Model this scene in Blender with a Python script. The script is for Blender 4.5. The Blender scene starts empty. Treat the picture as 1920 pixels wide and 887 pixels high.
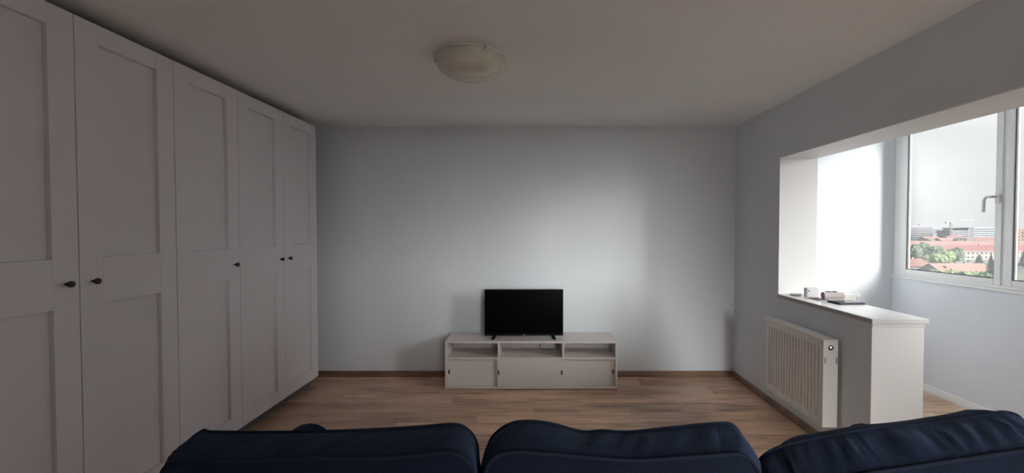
import bpy, bmesh, math, random
from mathutils import Vector, Matrix, noise

random.seed(7)
scn = bpy.context.scene
COL = scn.collection
R = math.radians

# ------------------------------------------------------------------ camera
cd = bpy.data.cameras.new('camera')
cd.sensor_fit = 'HORIZONTAL'
cd.sensor_width = 36.0
cd.lens = 783.0 / 1920.0 * 36.0
cd.shift_x = -44.0 / 1920.0
cd.shift_y = 0.00187
cd.clip_start = 0.02
cd.clip_end = 9000
cam = bpy.data.objects.new('camera', cd)
COL.objects.link(cam)
cam.location = (0, 0, 1.445)
cam.rotation_euler = (R(90 - 1.25), 0, 0)
scn.camera = cam

# ------------------------------------------------------------------ light
w = bpy.data.worlds.new('overcast_sky')
scn.world = w
w.use_nodes = True
nt = w.node_tree
nt.nodes.clear()
SKY_ZENITH = 2.9          # overcast dome: horizon is a third of the zenith
o = nt.nodes.new('ShaderNodeOutputWorld')
bg = nt.nodes.new('ShaderNodeBackground')
tc = nt.nodes.new('ShaderNodeTexCoord')
sep = nt.nodes.new('ShaderNodeSeparateXYZ')
nt.links.new(tc.outputs['Generated'], sep.inputs[0])
m1 = nt.nodes.new('ShaderNodeMapRange')
m1.inputs['From Min'].default_value = 0.0
m1.inputs['From Max'].default_value = 1.0
m1.inputs['To Min'].default_value = SKY_ZENITH * 0.28
m1.inputs['To Max'].default_value = SKY_ZENITH
pw = nt.nodes.new('ShaderNodeMath')
pw.operation = 'POWER'
pw.inputs[1].default_value = 1.25
pw.use_clamp = True
nt.links.new(sep.outputs['Z'], pw.inputs[0])
nt.links.new(pw.outputs[0], m1.inputs['Value'])
nz = nt.nodes.new('ShaderNodeTexNoise')
nz.inputs['Scale'].default_value = 3.5
nz.inputs['Detail'].default_value = 4
mp = nt.nodes.new('ShaderNodeMapping')
mp.inputs['Scale'].default_value = (1, 1, 3.5)
nt.links.new(tc.outputs['Generated'], mp.inputs['Vector'])
nt.links.new(mp.outputs[0], nz.inputs['Vector'])
m2 = nt.nodes.new('ShaderNodeMapRange')
m2.inputs['From Min'].default_value = 0.3
m2.inputs['From Max'].default_value = 0.7
m2.inputs['To Min'].default_value = 0.93
m2.inputs['To Max'].default_value = 1.05
nt.links.new(nz.outputs[0], m2.inputs['Value'])
mu = nt.nodes.new('ShaderNodeMath')
mu.operation = 'MULTIPLY'
nt.links.new(m1.outputs[0], mu.inputs[0])
nt.links.new(m2.outputs[0], mu.inputs[1])
bg.inputs['Color'].default_value = (0.985, 0.985, 1.0, 1)
nt.links.new(mu.outputs[0], bg.inputs['Strength'])
nt.links.new(bg.outputs[0], o.inputs[0])

sd = bpy.data.lights.new('veiled_sun', 'SUN')      # the sun behind thin cloud: very soft
sd.energy = 40.0
sd.angle = R(65)
sd.color = (1.0, 0.985, 0.95)
sun = bpy.data.objects.new('veiled_sun', sd)
COL.objects.link(sun)
sun.location = (60, -15, 40)
sun.rotation_euler = Vector((-0.46, 0.84, -0.30)).to_track_quat('-Z', 'Y').to_euler()

pd = bpy.data.lights.new('window_portal', 'AREA')   # sampling portal for the sky light, emits nothing itself
pd.shape = 'RECTANGLE'
pd.size = 1.45
pd.size_y = 5.4
pd.cycles.is_portal = True
po = bpy.data.objects.new('window_portal', pd)
COL.objects.link(po)
po.location = (3.47, 1.39, 1.715)
po.rotation_euler = Vector((-1, 0, 0)).to_track_quat('-Z', 'Y').to_euler()

pd2 = bpy.data.lights.new('added_window_portal', 'AREA')  # sky sampling portal for the added window behind the camera, emits nothing
pd2.shape = 'RECTANGLE'
pd2.size = 1.1
pd2.size_y = 2.1
pd2.cycles.is_portal = True
po2 = bpy.data.objects.new('added_window_portal', pd2)
COL.objects.link(po2)
po2.location = (1.35, -2.62, 1.35)
po2.rotation_euler = Vector((0, 1, 0)).to_track_quat('-Z', 'Z').to_euler()

vs = scn.view_settings
vs.view_transform = 'Standard'
vs.look = 'None'
vs.gamma = 1.0
vs.use_curve_mapping = False
vs.exposure = 0.12
scn.cycles.max_bounces = 14
scn.cycles.diffuse_bounces = 9
scn.cycles.glossy_bounces = 4
scn.cycles.transparent_max_bounces = 12
scn.cycles.sample_clamp_indirect = 6.0

# ------------------------------------------------------------------ materials
MATS = {}


def mat(name, col, rough=0.6, metal=0.0, spec=0.5, noise_amt=0.0, noise_scale=6.0, bump=0.0, bump_scale=200.0, sheen=0.0,
        stretch=(1, 1, 1), col2=None):
    if name in MATS:
        return MATS[name]
    m = bpy.data.materials.new(name)
    m.use_nodes = True
    t = m.node_tree
    b = t.nodes['Principled BSDF']
    b.inputs['Base Color'].default_value = (*col, 1)
    b.inputs['Roughness'].default_value = rough
    b.inputs['Metallic'].default_value = metal
    b.inputs['Specular IOR Level'].default_value = spec
    if sheen:
        b.inputs['Sheen Weight'].default_value = sheen
        b.inputs['Sheen Roughness'].default_value = 0.45
        b.inputs['Sheen Tint'].default_value = (0.30, 0.50, 1.0, 1)
    tx = t.nodes.new('ShaderNodeTexCoord')
    if noise_amt or col2:
        mpn = t.nodes.new('ShaderNodeMapping')
        mpn.inputs['Scale'].default_value = stretch
        t.links.new(tx.outputs['Object'], mpn.inputs[0])
        n = t.nodes.new('ShaderNodeTexNoise')
        n.inputs['Scale'].default_value = noise_scale
        n.inputs['Detail'].default_value = 4
        t.links.new(mpn.outputs[0], n.inputs['Vector'])
        mr = t.nodes.new('ShaderNodeMapRange')
        mr.inputs['From Min'].default_value = 0.3
        mr.inputs['From Max'].default_value = 0.7
        t.links.new(n.outputs[0], mr.inputs['Value'])
        mx = t.nodes.new('ShaderNodeMix')
        mx.data_type = 'RGBA'
        c2 = col2 if col2 else tuple(c * (1 + noise_amt) for c in col)
        c1 = col if col2 else tuple(c * (1 - noise_amt) for c in col)
        mx.inputs[6].default_value = (*c1, 1)
        mx.inputs[7].default_value = (*c2, 1)
        t.links.new(mr.outputs[0], mx.inputs[0])
        t.links.new(mx.outputs[2], b.inputs['Base Color'])
    if bump:
        n2 = t.nodes.new('ShaderNodeTexNoise')
        n2.inputs['Scale'].default_value = bump_scale
        n2.inputs['Detail'].default_value = 3
        t.links.new(tx.outputs['Object'], n2.inputs['Vector'])
        bp = t.nodes.new('ShaderNodeBump')
        bp.inputs['Strength'].default_value = bump
        bp.inputs['Distance'].default_value = 0.004
        t.links.new(n2.outputs[0], bp.inputs['Height'])
        t.links.new(bp.outputs[0], b.inputs['Normal'])
    MATS[name] = m
    return m


def wood_mat(name, dark, mid, light, rough=0.36):
    m = bpy.data.materials.new(name)
    m.use_nodes = True
    t = m.node_tree
    N, L = t.nodes.new, t.links.new
    b = t.nodes['Principled BSDF']
    tx = N('ShaderNodeTexCoord')
    oi = N('ShaderNodeObjectInfo')
    add = N('ShaderNodeVectorMath')
    add.operation = 'ADD'
    cmb = N('ShaderNodeCombineXYZ')
    s = N('ShaderNodeMath')
    s.operation = 'MULTIPLY'
    s.inputs[1].default_value = 53.0
    L(oi.outputs['Random'], s.inputs[0])
    for i in range(3):
        L(s.outputs[0], cmb.inputs[i])
    L(tx.outputs['Object'], add.inputs[0])
    L(cmb.outputs[0], add.inputs[1])
    mp1 = N('ShaderNodeMapping')
    mp1.inputs['Scale'].default_value = (1.1, 15.0, 15.0)
    L(add.outputs[0], mp1.inputs[0])
    n1 = N('ShaderNodeTexNoise')
    n1.inputs['Scale'].default_value = 2.2
    n1.inputs['Detail'].default_value = 7
    n1.inputs['Roughness'].default_value = 0.65
    n1.inputs['Distortion'].default_value = 0.6
    L(mp1.outputs[0], n1.inputs['Vector'])
    mp2 = N('ShaderNodeMapping')
    mp2.inputs['Scale'].default_value = (1.6, 5.5, 5.5)
    L(add.outputs[0], mp2.inputs[0])
    n2 = N('ShaderNodeTexNoise')
    n2.inputs['Scale'].default_value = 1.3
    n2.inputs['Detail'].default_value = 3
    L(mp2.outputs[0], n2.inputs['Vector'])
    mixf = N('ShaderNodeMath')
    mixf.operation = 'MULTIPLY_ADD'
    mixf.inputs[1].default_value = 0.55
    L(n2.outputs[0], mixf.inputs[0])
    s2 = N('ShaderNodeMath')
    s2.operation = 'MULTIPLY'
    s2.inputs[1].default_value = 0.45
    L(n1.outputs[0], s2.inputs[0])
    L(s2.outputs[0], mixf.inputs[2])
    cr = N('ShaderNodeValToRGB')
    cr.color_ramp.elements[0].position = 0.36
    cr.color_ramp.elements[0].color = (*dark, 1)
    cr.color_ramp.elements[1].position = 0.64
    cr.color_ramp.elements[1].color = (*light, 1)
    e = cr.color_ramp.elements.new(0.5)
    e.color = (*mid, 1)
    L(mixf.outputs[0], cr.inputs[0])
    hv = N('ShaderNodeHueSaturation')
    mr = N('ShaderNodeMapRange')
    mr.inputs['To Min'].default_value = 0.84
    mr.inputs['To Max'].default_value = 1.14
    L(oi.outputs['Random'], mr.inputs['Value'])
    L(mr.outputs[0], hv.inputs['Value'])
    L(cr.outputs[0], hv.inputs['Color'])
    L(hv.outputs[0], b.inputs['Base Color'])
    b.inputs['Roughness'].default_value = rough
    bp = N('ShaderNodeBump')
    bp.inputs['Strength'].default_value = 0.12
    bp.inputs['Distance'].default_value = 0.003
    L(n1.outputs[0], bp.inputs['Height'])
    L(bp.outputs[0], b.inputs['Normal'])
    MATS[name] = m
    return m


def glass_mat():
    m = bpy.data.materials.new('window_glass')
    m.use_nodes = True
    t = m.node_tree
    t.nodes.clear()
    out = t.nodes.new('ShaderNodeOutputMaterial')
    tr = t.nodes.new('ShaderNodeBsdfTransparent')
    tr.inputs[0].default_value = (0.955, 0.965, 0.96, 1)
    gl = t.nodes.new('ShaderNodeBsdfGlossy')
    gl.inputs['Roughness'].default_value = 0.01
    fr = t.nodes.new('ShaderNodeFresnel')
    fr.inputs['IOR'].default_value = 1.5
    mx = t.nodes.new('ShaderNodeMixShader')
    geo = t.nodes.new('ShaderNodeNewGeometry')          # reflect on the entry face only: no total internal reflection inside the thin pane
    inv = t.nodes.new('ShaderNodeMath')
    inv.operation = 'SUBTRACT'
    inv.inputs[0].default_value = 1.0
    t.links.new(geo.outputs['Backfacing'], inv.inputs[1])
    # double glazing: four glass surfaces, so the share let through is (1 - F) to the fourth power
    one = t.nodes.new('ShaderNodeMath')
    one.operation = 'SUBTRACT'
    one.inputs[0].default_value = 1.0
    t.links.new(fr.outputs[0], one.inputs[1])
    p4 = t.nodes.new('ShaderNodeMath')
    p4.operation = 'POWER'
    p4.inputs[1].default_value = 4.0
    t.links.new(one.outputs[0], p4.inputs[0])
    ref = t.nodes.new('ShaderNodeMath')
    ref.operation = 'SUBTRACT'
    ref.inputs[0].default_value = 1.0
    t.links.new(p4.outputs[0], ref.inputs[1])
    mul = t.nodes.new('ShaderNodeMath')
    mul.operation = 'MULTIPLY'
    t.links.new(ref.outputs[0], mul.inputs[0])
    t.links.new(inv.outputs[0], mul.inputs[1])
    t.links.new(mul.outputs[0], mx.inputs[0])
    t.links.new(tr.outputs[0], mx.inputs[1])
    t.links.new(gl.outputs[0], mx.inputs[2])
    t.links.new(mx.outputs[0], out.inputs[0])
    MATS['glass'] = m
    return m


WALL = mat('pale_blue_wall_paint', (0.715, 0.75, 0.80), 0.75, noise_amt=0.035, noise_scale=1.6, stretch=(1, 1, 0.5), bump=0.12, bump_scale=90)
WHITE = mat('white_wall_paint', (0.90, 0.90, 0.905), 0.55, bump=0.06, bump_scale=90)
CEIL = mat('ceiling_paint', (0.915, 0.925, 0.915), 0.85, noise_amt=0.02, noise_scale=1.2, bump=0.08, bump_scale=70)
PVC = mat('white_window_plastic', (0.80, 0.81, 0.80), 0.3)
GASKET = mat('dark_rubber_gasket', (0.03, 0.035, 0.035), 0.6)
GLASS = glass_mat()
LEDGE = mat('white_laminate', (0.86, 0.86, 0.87), 0.3)
OAK = wood_mat('brown_oak_laminate', (0.31, 0.195, 0.135), (0.60, 0.395, 0.275), (0.77, 0.55, 0.40))
SKIRT = wood_mat('brown_skirting', (0.14, 0.08, 0.05), (0.22, 0.13, 0.085), (0.30, 0.19, 0.125), 0.45)
GROUT = mat('dark_floor_underlay', (0.03, 0.02, 0.015), 0.9)
DOORM = mat('grey_wardrobe_lacquer', (0.73, 0.70, 0.735), 0.5, noise_amt=0.015, noise_scale=3)
CARC = mat('grey_wardrobe_carcass', (0.14, 0.13, 0.135), 0.6)
BLACK = mat('black_metal', (0.012, 0.012, 0.014), 0.4)
STAND = mat('pale_grey_laminate', (0.66, 0.61, 0.60), 0.5, noise_amt=0.02, noise_scale=5)
SCREEN = mat('black_screen', (0.002, 0.002, 0.003), 0.25, spec=0.12)
TVCASE = mat('black_television_plastic', (0.004, 0.004, 0.005), 0.5, spec=0.2)
LOGOG = mat('grey_print', (0.35, 0.35, 0.36), 0.4)
RADW = mat('white_radiator_enamel', (0.80, 0.78, 0.745), 0.35)
RADD = mat('hole_shade', (0.02, 0.02, 0.02), 0.8)  # near-black colour for the shade inside radiator openings
CHROME = mat('chrome', (0.75, 0.75, 0.76), 0.15, metal=1.0)
NAVY = mat('navy_upholstery', (0.0016, 0.0046, 0.0155), 0.85, spec=0.2, noise_amt=0.2, noise_scale=60, bump=0.5, bump_scale=700, sheen=0.15)
NAVYP = mat('navy_piping', (0.007, 0.011, 0.024), 0.85, spec=0.2)
SHADE = mat('alabaster_glass', (0.58, 0.55, 0.43), 0.25, col2=(0.82, 0.80, 0.70), noise_scale=3.0, stretch=(1.2, 4, 6))
PLATE = mat('white_lamp_metal', (0.85, 0.86, 0.85), 0.25)
PAPER = mat('white_paper', (0.82, 0.81, 0.83), 0.7)
PINKP = mat('pinkish_paper', (0.70, 0.62, 0.63), 0.7)
MAUVE = mat('mauve_card', (0.34, 0.25, 0.31), 0.7)
DGREY = mat('dark_grey_cover', (0.045, 0.045, 0.055), 0.7)
DISHM = mat('pale_grey_dish', (0.60, 0.60, 0.60), 0.35)

# ------------------------------------------------------------------ mesh helpers


class MB:
    """collects shapes, then links them as one mesh object"""

    def __init__(self):
        self.v, self.f, self.s = [], [], []

    def add(self, vs, fs, smooth=False):
        n = len(self.v)
        self.v += [tuple(p) for p in vs]
        self.f += [tuple(i + n for i in q) for q in fs]
        self.s += [smooth] * len(fs)
        return self

    def box(self, x0, x1, y0, y1, z0, z1):
        vs = [(x0, y0, z0), (x1, y0, z0), (x1, y1, z0), (x0, y1, z0), (x0, y0, z1), (x1, y0, z1), (x1, y1, z1), (x0, y1, z1)]
        return self.add(vs, [(0, 3, 2, 1), (4, 5, 6, 7), (0, 1, 5, 4), (1, 2, 6, 5), (2, 3, 7, 6), (3, 0, 4, 7)])

    def bar(self, a, b, t):
        a, b = Vector(a), Vector(b)
        return self.tube([a, b], t * 0.7071, 4, False)

    def tube(self, pts, r, n=8, smooth=True, closed=False):
        pts = [Vector(p) for p in pts]
        vs, fs = [], []
        m = len(pts)
        for i, p in enumerate(pts):
            if closed:
                d = pts[(i + 1) % m] - pts[i - 1]
            else:
                d = pts[min(i + 1, m - 1)] - pts[max(i - 1, 0)]
            d.normalize()
            up = Vector((0, 0, 1)) if abs(d.z) < 0.95 else Vector((0, 1, 0))
            s = d.cross(up).normalized()
            u = s.cross(d)
            for k in range(n):
                a = 2 * math.pi * (k + 0.5) / n
                vs.append(p + (s * math.cos(a) + u * math.sin(a)) * r)
        for i in range(m if closed else m - 1):
            j = (i + 1) % m
            for k in range(n):
                k2 = (k + 1) % n
                fs.append((i * n + k, i * n + k2, j * n + k2, j * n + k))
        self.add(vs, fs, smooth)
        if not closed:
            b0 = len(self.v) - m * n
            self.f.append(tuple(b0 + k for k in reversed(range(n))))
            self.f.append(tuple(b0 + (m - 1) * n + k for k in range(n)))
            self.s += [False, False]
        return self

    def lathe(self, prof, c=(0, 0, 0), axis='Z', n=32, smooth=True):
        """prof: (radius, height) pairs along the axis"""
        vs, fs = [], []
        for r, h in prof:
            for k in range(n):
                a = 2 * math.pi * k / n
                x, y = r * math.cos(a), r * math.sin(a)
                p = {'Z': (x, y, h), 'Y': (x, h, y), 'X': (h, x, y)}[axis]
                vs.append((p[0] + c[0], p[1] + c[1], p[2] + c[2]))
        for i in range(len(prof) - 1):
            for k in range(n):
                k2 = (k + 1) % n
                fs.append((i * n + k, i * n + k2, (i + 1) * n + k2, (i + 1) * n + k))
        fs.append(tuple(range(n)))
        fs.append(tuple((len(prof) - 1) * n + k for k in range(n)))
        return self.add(vs, fs, smooth)

    def prism(self, poly, y0, y1):
        """polygon in x,z pushed along y"""
        n = len(poly)
        vs = [(x, y0, z) for x, z in poly] + [(x, y1, z) for x, z in poly]
        fs = [tuple(range(n)), tuple(reversed(range(n, 2 * n)))]
        for i in range(n):
            j = (i + 1) % n
            fs.append((i, i + n, j + n, j))
        return self.add(vs, fs)

    def mesh(self, name, m, bevel=0.0):
        me = bpy.data.meshes.new(name)
        me.from_pydata(self.v, [], self.f)
        me.polygons.foreach_set('use_smooth', self.s)
        bm = bmesh.new()
        bm.from_mesh(me)
        bmesh.ops.recalc_face_normals(bm, faces=bm.faces)
        if bevel:
            es = [e for e in bm.edges if len(e.link_faces) == 2 and e.calc_face_angle(0) > 0.7]
            bmesh.ops.bevel(bm, geom=es, offset=bevel, segments=2, profile=0.5, affect='EDGES', clamp_overlap=True)
        for e in bm.edges:
            if len(e.link_faces) == 2 and e.calc_face_angle(0) > 0.75:
                e.smooth = False
        bm.to_mesh(me)
        bm.free()
        if m:
            me.materials.append(m)
        return me

    def build(self, name, m, parent=None, bevel=0.0, loc=(0, 0, 0)):
        o = bpy.data.objects.new(name, self.mesh(name, m, bevel))
        COL.objects.link(o)
        o.location = loc
        if parent:
            o.parent = parent
        return o


def tag(o, label=None, cat=None, group=None, kind=None):
    if label:
        o['label'] = label
    if cat:
        o['category'] = cat
    if group:
        o['group'] = group
    if kind:
        o['kind'] = kind
    return o


def empty(name, label, cat, loc=(0, 0, 0), rz=0.0, group=None):
    o = bpy.data.objects.new(name, None)
    o.empty_display_size = 0.1
    COL.objects.link(o)
    o.location = loc
    o.rotation_euler = (0, 0, rz)
    return tag(o, label, cat, group)


def inst(name, me, parent, loc, label=None):
    o = bpy.data.objects.new(name, me)
    COL.objects.link(o)
    o.parent = parent
    o.location = loc
    if label:
        o['label'] = label
    return o


def B(*a):
    return MB().box(*a)


def struct(name, mb, m, label, cat, bevel=0.0):
    return tag(mb.build(name, m, None, bevel), label, cat, None, 'structure')


# ------------------------------------------------------------------ room shell
XL, XR, XO = -2.63, 1.944, 3.49        # left wall, inner right wall, outer balcony wall
XI = 2.242                             # balcony side of the inner right wall
YB, YF = 4.07, -2.60                   # wall facing the camera, wall behind it
ZC = 2.443
YW = -1.286                            # near end of the window strip
YO = -1.20                             # near end of the opening, behind the camera
T = 0.2

struct('wall_back', B(XL - T, XO + 0.14, YB, YB + T, -0.1, ZC + 0.1), WALL, 'pale blue-grey painted wall behind the television', 'wall')
struct('wall_left', B(XL - T, XL, YF - T, YB, -0.1, ZC + 0.1), WALL, 'pale painted wall behind the wardrobes', 'wall')
WX0, WX1, WZ0, WZ1 = 0.80, 1.90, 0.30, 2.40        # window added behind the camera to bring more daylight in
wf = MB()
wf.box(XL, WX0, YF - T, YF, -0.1, ZC + 0.1)
wf.box(WX1, XO + T, YF - T, YF, -0.1, ZC + 0.1)
wf.box(WX0, WX1, YF - T, YF, -0.1, WZ0)
wf.box(WX0, WX1, YF - T, YF, WZ1, ZC + 0.1)
struct('wall_front', wf, WALL, 'pale painted wall behind the sofa, pierced by the added window', 'wall')
struct('wall_light_screen', B(0.62, 0.74, YF, -1.35, -0.05, ZC + 0.05), WALL, 'added partition behind the sofa, screens the wardrobes from rear light', 'wall')  # unseen partition, put in to keep rear window light off the wardrobes
wr = MB()
wr.box(XR, XI, 3.338, YB, -0.05, ZC + 0.05)          # pier in the corner
wr.box(XR, XI, 2.404, 3.338, -0.05, 0.901)           # half wall
wr.box(XR, XI, YO, 3.338, 2.016, ZC + 0.05)       # beam over the opening
wr.box(XR, XI, YF, YO, -0.05, ZC + 0.05)
struct('wall_right', wr, WALL, 'blue-grey wall with the wide opening to the glazed balcony', 'wall')
wo = MB()
wo.box(XO, XO + T, YF - T, YB, -0.1, 1.0)
wo.box(XO, XO + T, YF - T, YB, 2.43, ZC + 0.1)
wo.box(XO, XO + T, YF, YW, 1.0, 2.43)
struct('wall_balcony', wo, WALL, 'pale grey balcony wall under the windows', 'wall')
struct('ceiling', B(XL - T, XO + T, YF - T, YB + T, ZC, ZC + 0.15), CEIL, 'off-white ceiling above the room', 'ceiling')
struct('wall_sun_screen', B(XO + T, XO + T + 3.7, -2.6, -1.55, -22.55, 9.0), WALL, 'added unseen wall that screens the balcony windows from grazing sun', 'wall')  # unseen block added outside to shade the balcony from low sun
# white linings of the opening
struct('trim_1', B(XR - 0.001, XI + 0.001, YO, 3.338, 2.010, 2.016), WHITE, 'white underside of the beam above the opening', 'trim')
struct('trim_2', B(XR - 0.001, XI + 0.001, 3.330, 3.338, 0.929, 2.010), WHITE, 'white jamb of the opening beside the corner pier', 'trim')
struct('trim_3', B(XR - 0.001, XI + 0.002, 2.398, 2.404, 0.0, 0.901), WHITE, 'white end face of the half wall by the radiator', 'trim')
lg = MB()
lg.box(XR - 0.008, XI + 0.022, 2.390, 3.3295, 0.901, 0.929)
ledge = struct('trim_4', lg, LEDGE, 'white laminate ledge capping the half wall', 'ledge', 0.003)
B(XR - 0.0095, XR - 0.008, 2.393, 3.329, 0.9025, 0.926).build('edge_band', mat('grey_brown_edge_band', (0.42, 0.38, 0.385), 0.6), ledge)
B(XR - 0.001, XI + 0.004, 2.3945, 2.398, 0.882, 0.9005).build('batten', LEDGE, ledge)

# floor: slab plus every plank as a piece of its own
fl = struct('floor', B(XL - T, XO + T, YF - T, YB + T, -0.12, -0.010), GROUT, 'brown oak-look laminate plank floor', 'floor')
PW, PL = 0.1795, 1.195
Y0 = 3.451 + 4 * PW           # seams counted back from beyond the far wall
plank_cache = {}
k = 0
while True:
    y1 = Y0 - k * PW
    y0 = y1 - PW
    if y1 < YF:
        break
    off = [-0.451, 0.159, -0.431, -1.01, -0.21, 0.38, -0.70, -0.02][(k - 5) % 8]
    x = off - PL * 3
    while x < XO:
        a, b = max(x, XL + 0.004), min(x + PL, XO - 0.004)
        c, d = max(y0, YF + 0.004), min(y1, YB - 0.004)
        x += PL
        if b - a < 0.03 or d - c < 0.02:
            continue
        key = (round(b - a, 3), round(d - c, 3))
        if key not in plank_cache:
            hx, hy = key[0] / 2 - 0.0007, key[1] / 2 - 0.0005
            plank_cache[key] = B(-hx, hx, -hy, hy, -0.010, 0.0).mesh('plank', OAK, 0.0006)
        inst('plank', plank_cache[key], fl, ((a + b) / 2, (c + d) / 2, 0))
    k += 1


def skirting(axis, a, b, wallpos, sgn, m, name, label, h=0.057, t=0.016):
    """profiled baseboard along x or y"""
    prof = [(0, 0), (t, 0), (t, h * 0.45), (t * 0.75, h * 0.62), (t * 0.75, h * 0.8), (t * 0.35, h), (0, h)]
    if axis == 'x':
        vs = [(a, wallpos + sgn * p, z) for p, z in prof] + [(b, wallpos + sgn * p, z) for p, z in prof]
    else:
        vs = [(wallpos + sgn * p, a, z) for p, z in prof] + [(wallpos + sgn * p, b, z) for p, z in prof]
    n = len(prof)
    fs = [tuple(range(n)), tuple(range(n, 2 * n))] + [(i, (i + 1) % n, (i + 1) % n + n, i + n) for i in range(n)]
    return struct(name, MB().add(vs, fs), m, label, 'baseboard')


skirting('x', XL, XR, YB, -1, SKIRT, 'baseboard_back', 'brown wood-look skirting along the television wall')
skirting('y', 2.41, YB - 0.016, XR, -1, SKIRT, 'baseboard_right', 'brown wood-look skirting under the white ribbed radiator')
skirting('y', YF, YB, XO, -1, PVC, 'baseboard_balcony', 'white plastic skirting along the balcony floor', 0.062)
skirting('x', XI, XO - 0.016, YB, -1, PVC, 'baseboard_end', 'white plastic skirting at the end of the balcony', 0.062)

# ------------------------------------------------------------------ balcony window
ZG0, ZG1 = 1.069, 2.352
win = MB()
XF0, XF1 = XO + 0.004, XO + 0.066
panes = [(3.170, 3.926), (2.294, 3.050), (1.418, 2.174), (0.542, 1.298), (-0.334, 0.422), (-1.210, -0.454)]
win.box(XF0, XF1, YW, YB - 0.001, 1.0, 1.034)
win.box(XF0, XF1, YW, YB - 0.001, 2.386, 2.43)
ys = [YB - 0.001] + [None]
mulls = [(3.985, YB - 0.001)] + [(panes[i + 1][1] + 0.042, panes[i][0] - 0.042) for i in range(5)] + [(YW, YW + 0.034)]
for a, b in mulls:
    win.box(XF0, XF1, a, b, 1.034, 2.386)
window = struct('window_1', win, PVC, 'white plastic framed balcony window strip with tilt sashes', 'window', 0.003)
for i, (y0, y1) in enumerate(panes):
    s = MB()
    xa, xb = XO - 0.006, XO + 0.038
    m_ = 0.046 if i else 0.058
    for (a, b, c, d) in [(y0 - 0.046, y0, ZG0 - 0.046, ZG1 + 0.046), (y1, y1 + m_, ZG0 - 0.046, ZG1 + 0.046),
                         (y0, y1, ZG0 - 0.046, ZG0), (y0, y1, ZG1, ZG1 + 0.046)]:
        s.box(xa, xb, a, b, c, d)
    so = s.build('sash', PVC, window, 0.004)
    B(XO + 0.018, XO + 0.030, y0 - 0.004, y1 + 0.004, ZG0 - 0.004, ZG1 + 0.004).build('pane', GLASS, so)
    g = MB()
    gt = 0.006
    for (a, b, c, d) in [(y0, y0 + gt, ZG0, ZG1), (y1 - gt, y1, ZG0, ZG1), (y0, y1, ZG0, ZG0 + gt), (y0, y1, ZG1 - gt, ZG1)]:
        g.box(XO + 0.002, XO + 0.016, a, b, c, d)
    g.build('gasket', GASKET, so)
    if i % 2 == 0:
        # tilt handle on the near stile of the sash
        h = MB()
        yh = y0 - 0.024
        h.box(XO - 0.020, XO - 0.008, yh - 0.015, yh + 0.015, 1.640, 1.712)
        h.tube([(XO - 0.02, yh, 1.69), (XO - 0.052, yh, 1.69), (XO - 0.060, yh + 0.012, 1.69)], 0.0095, 10)
        h.tube([(XO - 0.056, yh + 0.002, 1.69), (XO - 0.060, yh + 0.040, 1.690), (XO - 0.062, yh + 0.052, 1.670), (XO - 0.062, yh + 0.055, 1.575)], 0.0105, 10)
        h.build('window_handle', PVC, so, 0.0)
B(XO - 0.018, XO + 0.003, YW, YB - 0.001, 0.980, 1.0).build('window_sill', PVC, window, 0.003)

w2 = MB()
ya, yb_ = YF - 0.12, YF - 0.06
w2.box(WX0, WX1, ya, yb_, WZ0, WZ0 + 0.05)
w2.box(WX0, WX1, ya, yb_, WZ1 - 0.05, WZ1)
w2.box(WX0, WX0 + 0.05, ya, yb_, WZ0 + 0.05, WZ1 - 0.05)
w2.box(WX1 - 0.05, WX1, ya, yb_, WZ0 + 0.05, WZ1 - 0.05)
added_window = struct('window_added', w2, PVC, 'narrow white framed window added behind the camera for daylight', 'window', 0.003)  # unseen window, put in to carry daylight to the back wall
B(WX0 + 0.045, WX1 - 0.045, YF - 0.10, YF - 0.084, WZ0 + 0.045, WZ1 - 0.045).build('pane', GLASS, added_window)

# ------------------------------------------------------------------ wardrobes
WX = -2.008
DZ0, DZ1 = 0.090, 2.381
STILE = 0.100
dm = MB()
hw = 0.2478
fx0, fx1 = -0.0236, 0.0       # local x: front face at 0, room side +x
dm.box(fx0, fx1, -hw, -hw + STILE, DZ0, DZ1)
dm.box(fx0, fx1, hw - STILE, hw, DZ0, DZ1)
for za, zb in [(DZ0, 0.185), (1.106, 1.318), (2.292, DZ1)]:
    dm.box(fx0, fx1, -hw + STILE + 0.0003, hw - STILE - 0.0003, za, zb)
dm.box(-0.032, fx0, -hw, hw, DZ0, DZ1)
door_mesh = dm.mesh('door', DOORM, 0.0008)
panel_meshes = []
for za, zb in [(0.186, 1.105), (1.319, 2.291)]:
    panel_meshes.append(B(-0.0235, -0.0205, -hw + STILE + 0.001, hw - STILE - 0.001, za, zb).mesh('door_panel', DOORM))
knob_mb = MB()
knob_mb.lathe([(0.0055, 0.0), (0.0055, 0.012), (0.0125, 0.017), (0.0145, 0.022), (0.0135, 0.028), (0.007, 0.031)], axis='X', n=18)
knob_mesh = knob_mb.mesh('knob', BLACK)


def wardrobe(y0, y1, doors, label):
    root = empty('wardrobe', label, 'wardrobe', (WX, y0, 0), 0, 'grey panelled wardrobes along the left wall')
    L = y1 - y0
    c = MB()
    xb, xf = XL - WX + 0.004, -0.034
    c.box(xb, xf, 0.001, 0.019, 0.07, DZ1)
    c.box(xb, xf, L - 0.019, L - 0.001, 0.07, DZ1)
    c.box(xb, xf, 0.019, L - 0.019, 0.07, 0.09)
    c.box(xb, xf, 0.019, L - 0.019, DZ1 - 0.02, DZ1)
    c.box(xb, xb + 0.006, 0.019, L - 0.019, 0.09, DZ1 - 0.02)
    c.build('carcass', CARC, root)
    B(xb, -0.075, 0.001, L - 0.001, 0.0, 0.07).build('plinth', CARC, root)
    for yc, side in doors:
        d = inst('door', door_mesh, root, (0, yc - y0, 0))
        for pm in panel_meshes:
            inst('door_panel', pm, d, (0, 0, 0))
        inst('knob', knob_mesh, d, (0, side * (hw - 0.052), 1.210), 'small round black knob')
    return root


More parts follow.
